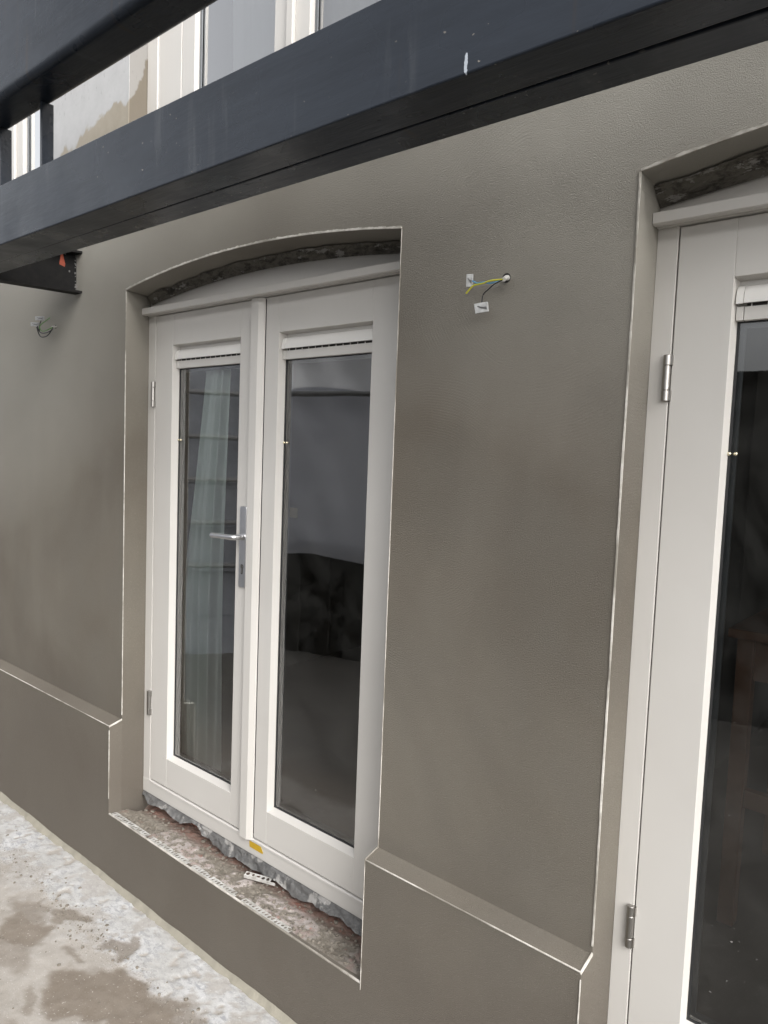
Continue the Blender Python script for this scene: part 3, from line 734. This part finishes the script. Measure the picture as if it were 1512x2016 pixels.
for x, y, r in ((.16, .03, .010), (.60, .05, .012), (.64, .062, .010), (.55, .07, .008), (.79, .075, .012), (.42, .05, .009), (.3, .02, .007), (1.10, .02, .008), (1.42, .08, .011), (1.33, .0, .009), (.09, .10, .012), (.13, .11, .009)):
    pl.append((x, y, zat(x, y)+r*.3, r))
stones('sill_debris', pl, 'rubble', 'loose mortar crumbs and grit lying on the broken door sill', 'rubble')
pl = []
for k in range(520):
    x = random.uniform(-1.0, 1.25); y = random.choice((random.gauss(-.27, .028), random.gauss(-.265, .05), random.uniform(-.65, -.11)))
    if y > -.105: continue
    r = .0013+random.random()**5*.0065; pl.append((x, y, ZG+r*.35, r))
for k in range(150):
    x = random.gauss(.22, .10); y = random.gauss(-.285, .035); r = .0013+random.random()**4*.0055
    if y < -.12: pl.append((x, y, ZG+r*.35, r))
stones('patio_grit', pl, 'rubble', 'scattered grit and plaster crumbs on the patio along the wall foot', 'grit')

def perforated(x0, x1, y0, wd, z, pitch, tilt=0.0, seed=0, skip=0):
    """flat strip with elongated holes, real openings"""
    m = MB(); n = int((x1-x0)/pitch); th = .0012
    for k in range(n):
        if skip and random.random() < skip: continue
        xa = x0+k*pitch; xb = xa+pitch; cx = (xa+xb)/2+random.uniform(-.1, .1)*pitch; cy = y0+wd*(.5+random.uniform(-.08, .08)); K = 12
        rx, ry = pitch*random.uniform(.24, .37), wd*random.uniform(.20, .31)
        outer = []; inner = []
        for q in range(K):
            an = q*2*PI/K+PI/K; c, s = math.cos(an), math.sin(an)
            mxx = max(abs(c), abs(s)); outer.append((cx_ := (xa+xb)/2+c/mxx*pitch/2, y0+wd/2+s/mxx*wd/2)); inner.append((cx+c*rx, cy+s*ry*1.2))
        zz = z+n1(k*.4, seed)*.0015
        for lvl in (0, 1):
            zl = zz-lvl*th
            m.add([(p[0], p[1], zl+(p[1]-y0)*tilt) for p in outer]+[(p[0], p[1], zl+(p[1]-y0)*tilt) for p in inner], [(q, (q+1) % K, K+(q+1) % K, K+q) for q in range(K)])
        m.add([(p[0], p[1], zz+(p[1]-y0)*tilt) for p in inner]+[(p[0], p[1], zz-th+(p[1]-y0)*tilt) for p in inner], [(q, (q+1) % K, K+(q+1) % K, K+q) for q in range(K)])
    return m
random.seed(3)
for q, (xa, xb) in enumerate(((X0+.012, .335), (.348, .622), (.640, .905), (.936, 1.19))):
    perforated(xa, xb, YP+.006, .025, ZS+.0030-.0004*q, .0165, -.12, 4+q).build('perforated_bead', 'galv', house, fix=False)
nb = MB(); 
A = []; 
for i in range(80):
    x = X0+.002+(X1-X0-.004)*i/79; k = .6+1.6*n1(i*.6, 4); A.append([(x, YP-.001, ZS-.0012-.001*k), (x, YP-.001, ZS+.0022), (x, YP+.003+.002*k, ZS+.0028), (x, YP+.003+.002*k, ZS-.002)])
nb.grid(A); nb.build('corner_bead', 'bead', house)
# short offcut lying in the rubble
random.seed(5)
oc = perforated(0, .125, 0, .022, 0, .021, 0, 2)
oc.add([(0, -.0005, .001), (.126, -.0005, .001), (.126, -.0012, -.010), (0, -.0012, -.010), (0, .0005, .001), (.126, .0005, .001), (.126, 0, -.010), (0, 0, -.010)], ((0, 1, 2, 3), (4, 5, 6, 7), (0, 1, 5, 4), (1, 2, 6, 5), (2, 3, 7, 6), (3, 0, 4, 7)))
o = oc.build('bead_offcut', 'galv', fix=False); o.location = (.825, .052, -.103); o.rotation_euler = (.12, .05, .42)
tag(o, 'short perforated metal bead offcut lying on the broken sill', 'metal strip')

# ------------------------------------------------------------------ upper windows
def upper_window(dx):
    yw = .083; z0, z1 = ZTOP+.012, 3.95
    F = MB()
    F.box(X0+dx+.001, .129+dx, yw, yw+.08, z0, z1, .002); F.box(.1292+dx, .286+dx, yw+.006, yw+.08, z0, z1, .0015)
    F.box(1.44+dx, X1+dx-.001, yw, yw+.08, z0, z1, .002)
    F.box(.286+dx, 1.44+dx, yw+.006, yw+.08, z1-.08, z1-.001, .002); F.box(.286+dx, 1.44+dx, yw+.006, yw+.08, z0, z0+.06, .002)
    fr = F.build('window_frame', 'cream', house)
    for a, b, g0, g1 in ((.289, .919, .371, .833), (.925, 1.437, 1.008, 1.35)):
        S = MB(); y = yw+.008
        S.box(a+dx, g0+dx, y, y+.05, z0+.064, z1-.084, .002); S.box(g1+dx, b+dx, y, y+.05, z0+.064, z1-.084, .002)
        S.box(g0+dx, g1+dx, y+.0005, y+.05, z0+.064, z0+.18, .002); S.box(g0+dx, g1+dx, y+.0005, y+.05, z1-.19, z1-.084, .002)
        S.build('window_sash', 'cream', fr)
        G = MB(); G.ring(g0+dx, g1+dx, z0+.18, z1-.19, .012, y+.022, y+.027); G.build('window_gasket', 'spacer', fr)
        P = MB(); yy = y+.03; P.quad((g0+dx, yy, z0+.18), (g1+dx, yy, z0+.18), (g1+dx, yy, z1-.19), (g0+dx, yy, z1-.19)); P.build('glass_pane', 'glass_up', fr)
    T = MB(); T.box(.908+dx, .940+dx, yw-.008, yw+.008, z0+.064, z1-.084, .003); T.build('window_astragal', 'cream', fr)
for dx in (-DX, 0, DX): upper_window(dx)
# door curtains, and added white blinds that brighten the upper panes
def curtain(name, xa, xb, y, z0, z1, folds, amp, mat, label, seed, shape=None):
    m = MB(); NX, NZ = 110, 40; P = []
    for j in range(NZ+1):
        t = j/NZ; row = []
        a, b = (xa, xb) if shape is None else shape(t)
        for i in range(NX+1):
            s = i/NX; ph = s*folds*2*PI
            row.append((a+(b-a)*s, y+amp*(math.sin(ph+.8*math.sin(t*2.2+seed))+.35*math.sin(ph*2.3+seed))*(.75+.4*t)+.01*math.sin(5*t+seed), z0+(z1-z0)*(1-t)))
        P.append(row)
    m.grid(P); o = m.build(name, mat, smooth_=80); return tag(o, label, 'curtain')
curtain('sheer_curtain', 0, 0, .205, .02, 1.93, 3.4, .016, 'curtain', 'pale green sheer curtain hanging behind the left door leaf', 2, lambda t: (.33-.13*min(1, t*1.8)+.05*float(smooth(.95, 1.0, t)), .475-.035*t))
curtain('dark_drape', 0, 0, .30, .05, 1.93, 4, .017, 'curtain2', 'dark taupe drape hanging beside the sheer curtain', 4, lambda t: (.45-.02*t, .70))
for dx in (-DX, 0):
    curtain('added_blind', .47+dx, 1.40+dx, .2, 2.5, 3.8, 7, .006, 'whitecurtain', 'white blind added to brighten the upper window %s' % ('above the double doors' if dx == 0 else 'at the far left'), 3)
# ------------------------------------------------------------------ wooden table in the right-hand room
tb = empty('wooden_table', 'brown wooden table standing in the room behind the right door', 'table', (2.45, 1.1, -.04))
m = MB(); m.box(-.25, .75, -.22, .45, .955, .985, .004); m.build('tabletop', 'wood', tb)
m = MB(); m.box(-.20, .70, -.18, -.155, .82, .953, .003); m.build('apron', 'wood', tb)
for x in (-.225, .675):
    for y in (-.20, .38):
        m = MB(); m.box(x, x+.05, y, y+.05, 0, .954, .003); m.build('leg', 'wood', tb)
m = MB(); m.box(-.174, .674, -.185, -.155, .40, .46, .003); m.build('stretcher', 'wood', tb)

# ------------------------------------------------------------------ balcony frame
bal = empty('balcony_frame', 'anthracite steel balcony frame crossing in front of the upper wall', 'balcony', (0, -.45, 2.116))
BZ = 2.116
def skew(m, dy):       # slight run-out of the beam relative to the wall
    m.v = [(x, y+dy*(x-.3)/2.1-0, z) for x, y, z in m.v]; return m
def part(m, name, mat='steel', sm=None):
    m.v = [(x, y+.45, z-2.116) for x, y, z in m.v]; return m.build(name, mat, bal, smooth_=sm)
m = skew(MB().box(-1.7, 3.6, -.5445, -.4435, BZ, BZ+.196, .004, 3), .018); part(m, 'edge_beam')
m = skew(MB().box(-1.7, 3.6, -.4395, -.357, BZ+.003, BZ+.12, .003, 2), .028); part(m, 'inner_beam', 'spotted')
m = skew(MB().box(-1.7, 3.6, -.446, -.437, BZ+.006, BZ+.02), .02); part(m, 'joint', 'dark')
m = MB().box(-1.7, 3.6, -.575, -.440, 2.566, 2.90, .024, 10); part(m, 'rail_beam', 'steel_dim')
for x in (.350, .026):
    m = MB().box(x-.006, x+.006, -.480, -.440, BZ+.1955, 2.5665, .001); part(m, 'upright_bar')
# wall bracket: open steel channel
def bracket():
    m = MB(); z0, z1 = 2.116, 2.297; w_ = .062; dx, dy = -.18, -.984
    def P(s, l, z): return (-.374+s+dx*l, -.0005+dy*l, z)
    def plate(s0, s1, za, zb, l0, l1):
        v = [P(s, l, z) for z in (za, zb) for l in (l0, l1) for s in (s0, s1)]
        m.add(v, ((0, 2, 3, 1), (4, 5, 7, 6), (0, 1, 5, 4), (2, 6, 7, 3), (0, 4, 6, 2), (1, 3, 7, 5)))
    plate(0, .009, z0+.0105, z1-.0105, 0, .36); plate(0, w_, z0, z0+.010, 0, .36); plate(0, w_, z1-.010, z1, 0, .36)
    part(m, 'wall_bracket', 'shaded_steel', None)  # channel coloured near-black to carry the shade of its inside
    q = MB(); 
    v = [P(.0094, l, z) for l, z in ((.058, 2.285), (.066, 2.285), (.072, 2.235), (.050, 2.228), (.048, 2.24))]+[P(.0102, l, z) for l, z in ((.058, 2.285), (.066, 2.285), (.072, 2.235), (.050, 2.228), (.048, 2.24))]
    q.add(v, ((0, 1, 2, 3, 4), (5, 6, 7, 8, 9), (0, 1, 6, 5), (1, 2, 7, 6), (2, 3, 8, 7), (3, 4, 9, 8), (4, 0, 5, 9))); o_ = part(q, 'primer_mark', 'orange', None); o_['label'] = 'orange primer smear on the bracket web'
    s = MB(); random.seed(9)
    for k in range(26):
        l = random.choice((.002+random.random()*.006, random.uniform(.002, .05))); z = random.uniform(2.13, 2.285) if l < .01 else random.choice((2.128, 2.284, random.uniform(2.13, 2.28)))
        c = Vector(P(.011 if l > .009 else .012, l, z)); a = random.uniform(.001, .003)
        s.box(c.x-a*.6, c.x+a, c.y-a, c.y+a, c.z-a*random.uniform(1, 2.5), c.z+a, 0)
    for k in range(8):
        c = Vector(P(random.uniform(.01, .05), random.uniform(0, .02), 2.1265)); a = random.uniform(.002, .005); s.box(c.x-a, c.x+a, c.y-a, c.y, c.z, c.z+a)
    tag(part(s, 'plaster_crumbs', 'soot', None), kind='stuff')
bracket()

# ------------------------------------------------------------------ cable tails for wall lamps
def wire(par, pts, mat, r=.0017, name='wire'):
    m = MB(); m.sweep(spline(pts, 7), r, 8); return m.build(name, mat, par, smooth_=60)
def rel(pts, o): return [(p[0]-o[0], p[1]-o[1], p[2]-o[2]) for p in pts]
o1 = (1.855, 0, 1.908)
t1 = empty('cable_tail', 'cable stub with blue and yellow wires and two connectors between the doors', 'wiring', o1, 'cable tails for wall lamps')
m = MB(); m.sweep(rel([(1.856, .004, 1.909), (1.866, -.02, 1.903), (1.872, -.040, 1.8945)], o1), [.0072, .0062, .0055], 10); m.build('cable_sheath', 'sheath', t1, smooth_=50)
wire(t1, rel([(1.871, -.038, 1.895), (1.837, -.045, 1.8885), (1.818, -.045, 1.8935), (1.798, -.045, 1.8935), (1.783, -.045, 1.901)], o1), 'blue')
wire(t1, rel([(1.871, -.039, 1.895), (1.837, -.047, 1.894), (1.818, -.048, 1.890), (1.790, -.048, 1.888), (1.778, -.048, 1.880), (1.767, -.047, 1.871)], o1), 'yellow', .0020)
wire(t1, rel([(1.868, -.040, 1.893), (1.851, -.045, 1.886), (1.831, -.045, 1.874), (1.817, -.045, 1.862), (1.8145, -.045, 1.843)], o1), 'black', .0016)
wire(t1, rel([(1.869, -.038, 1.892), (1.852, -.043, 1.888), (1.834, -.043, 1.878), (1.825, -.044, 1.871)], o1), 'sheath', .0016)
def connector(par, c, ang, sx, sz, sy=.009):
    m = MB(); m.box(-sx/2, sx/2, -sy/2, sy/2, -sz/2, sz/2, .0012); k = m.build('connector', 'conn', par)
    k.location = c; k.rotation_euler = (0.15, ang, .35)
    i = MB(); i.add([(-sx*.25, -sy/2-.0006, sz*.26), (sx*.05, -sy/2-.0006, sz*.05), (sx*.4, -sy/2-.0006, sz*.02), (sx*.4, -sy/2-.0006, -sz*.28), (sx*.1, -sy/2-.0006, -sz*.12), (-sx*.28, -sy/2-.0006, sz*.14)], [(0, 1, 2, 3, 4, 5)]); i.build('connector_insert', 'connmetal', k)
connector(t1, (1.775-o1[0], -.045, 1.9025-o1[2]), .03, .0165, .031)
connector(t1, (1.815-o1[0], -.046, 1.831-o1[2]), -.14, .034, .024)
hole = MB(); hole.sweep([(.0, -.0012, 0), (.0, .0, 0)], .012, 14); hole.build('wall_hole', 'dark', t1)
o2 = (-.560, 0, 1.992)
t2 = empty('cable_tail', 'cable stub with black wires and two white connectors below the steel bracket', 'wiring', o2, 'cable tails for wall lamps')
st = (-.556, .002, 1.992)
m = MB(); m.sweep(rel([st, (-.53, -.03, 1.984)], o2), .0045, 10); m.build('cable_sheath', 'sheath', t2, smooth_=50)
s2 = (-.53, -.028, 1.984)
wire(t2, rel([s2, (-.521, -.05, 1.970), (-.583, -.05, 1.966), (-.614, -.05, 1.983), (-.600, -.05, 1.998), (-.512, -.05, 2.020)], o2), 'green', .0022)
wire(t2, rel([s2, (-.500, -.05, 1.962), (-.574, -.05, 1.956), (-.618, -.05, 1.968), (-.636, -.05, 1.993)], o2), 'black', .0024)
wire(t2, rel([s2, (-.504, -.05, 1.958), (-.539, -.05, 1.942), (-.591, -.05, 1.940), (-.620, -.05, 1.954), (-.645, -.05, 1.990)], o2), 'black', .0024)
wire(t2, rel([(-.618, -.05, 1.968), (-.614, -.05, 1.997), (-.600, -.05, 2.016)], o2), 'black', .0022)
connector(t2, (-.612-o2[0], -.05, 2.027-o2[2]), .02, .050, .018); connector(t2, (-.662-o2[0], -.05, 2.004-o2[2]), .05, .046, .018)
hole = MB(); hole.sweep([(.0, -.0012, 0), (.0, .0, 0)], .008, 12); hole.build('wall_hole', 'dark', t2)

# ------------------------------------------------------------------ the yard opposite (seen mirrored in the panes)
def along(A, B):
    A = Vector(A); B = Vector(B); d = (B-A).normalized(); n = Vector((-d.y, d.x)); return A, d, n, (B-A).length
sidl = empty('plank_wall', 'dark grey plank shed wall across the yard', 'shed', (-2.6, -1.95, ZG))
A, d, n, L = along((-3.4, -.94), (-2.2, -2.5)); ang = math.atan2(d.y, d.x)
pm = None
for k in range(8):
    z0 = -.045+.40*(k-1)
    if pm is None:
        b = MB(); b.add([(-L/2, 0, 0), (L/2, 0, 0), (L/2, .012, .41), (-L/2, .012, .41), (-L/2, .03, 0), (L/2, .03, 0), (L/2, .03, .41), (-L/2, .03, .41)], ((0, 1, 2, 3), (4, 5, 6, 7), (0, 1, 5, 4), (1, 2, 6, 5), (2, 3, 7, 6), (3, 0, 4, 7)))
        o = b.build('plank', 'siding', sidl); pm = o
    else:
        o = pm.copy(); C.objects.link(o); o.parent = sidl
    mid = A+d*L/2; o.location = (mid.x+2.6, mid.y+1.95, z0-ZG); o.rotation_euler = (.0, 0, ang)
    o.scale = (1, -1, 1)
for k, z in enumerate((1.945, 1.56, 1.19, .81, .43)):
    m = MB(); off = -n*-.10
    a = A+n*.12-d*.1; b = A+d*(L+ (0.0))+n*.12
    m.sweep([(a.x, a.y, z), (b.x, b.y, z)], .024, 10); o = m.build('scaffold_tube', 'tube'); tag(o, 'horizontal scaffold tube in front of the dark plank wall, tier %s from the ground' % ('one', 'two', 'three', 'four', 'five')[4-k], 'scaffold tube', 'scaffold tubes across the yard')
A2, d2, n2, L2 = along((-2.2, -2.5), (4.6, -4.54))
def sheet(name, z0, z1, off, mat, label):
    m = MB(); NX, NZ = 140, 34; P = []
    for j in range(NZ+1):
        z = z0+(z1-z0)*j/NZ; row = []
        for i in range(NX+1):
            s = 2.0*i/NX; sag = .05*math.sin(s*3.1+z*1.3)+.03*math.sin(s*7.7-z*2.7+1)+.02*math.sin(s*13+z*7)+.012*math.sin(z*19+2*math.sin(s*3))
            p = A2+d2*s-n2*(sag*.6+off); row.append((p.x, p.y, z+.03*math.sin(s*4)))
        P.append(row)
    m.grid(P); o = m.build(name, mat, smooth_=80); tag(o, label, 'tarp')
sheet('tarpaulin', .52, 2.0, .0, 'tarp', 'grey tarpaulin hung on the lower half of the far side of the yard')
sheet('plastic_sheet', 1.93, 2.62, .09, 'film', 'pale translucent plastic sheet above the grey tarpaulin')
m = MB(); a = A2+n2*.09; b = A2+d2*2.1+n2*.09; m.sweep([(a.x, a.y, 1.965), (b.x, b.y, 1.965)], .024, 10); o = m.build('scaffold_tube', 'tube'); tag(o, 'long scaffold tube running across the pale tarpaulin', 'scaffold tube', 'scaffold tubes across the yard')
fe = empty('garden_fence', 'dark board fence across the yard, taller where the tarpaulin ends', 'fence', (A2.x, A2.y, ZG)); proto = {}; nb_ = int(L2/.16)
ang2 = math.atan2(d2.y, d2.x)
for k in range(nb_):
    tall = k*.16 > 1.95
    if tall not in proto:
        o = MB().box(0, .172, -.012, .012, 0, 2.55 if tall else 1.10, .003, 1).build('fence_board', 'fence', fe); proto[tall] = o
    else: o = proto[tall].copy(); C.objects.link(o); o.parent = fe
    p = d2*(k*.16)-n2*(.16+.026*(k % 2)); o.location = (p.x, p.y, .0); o.rotation_euler = (0, 0, ang2)
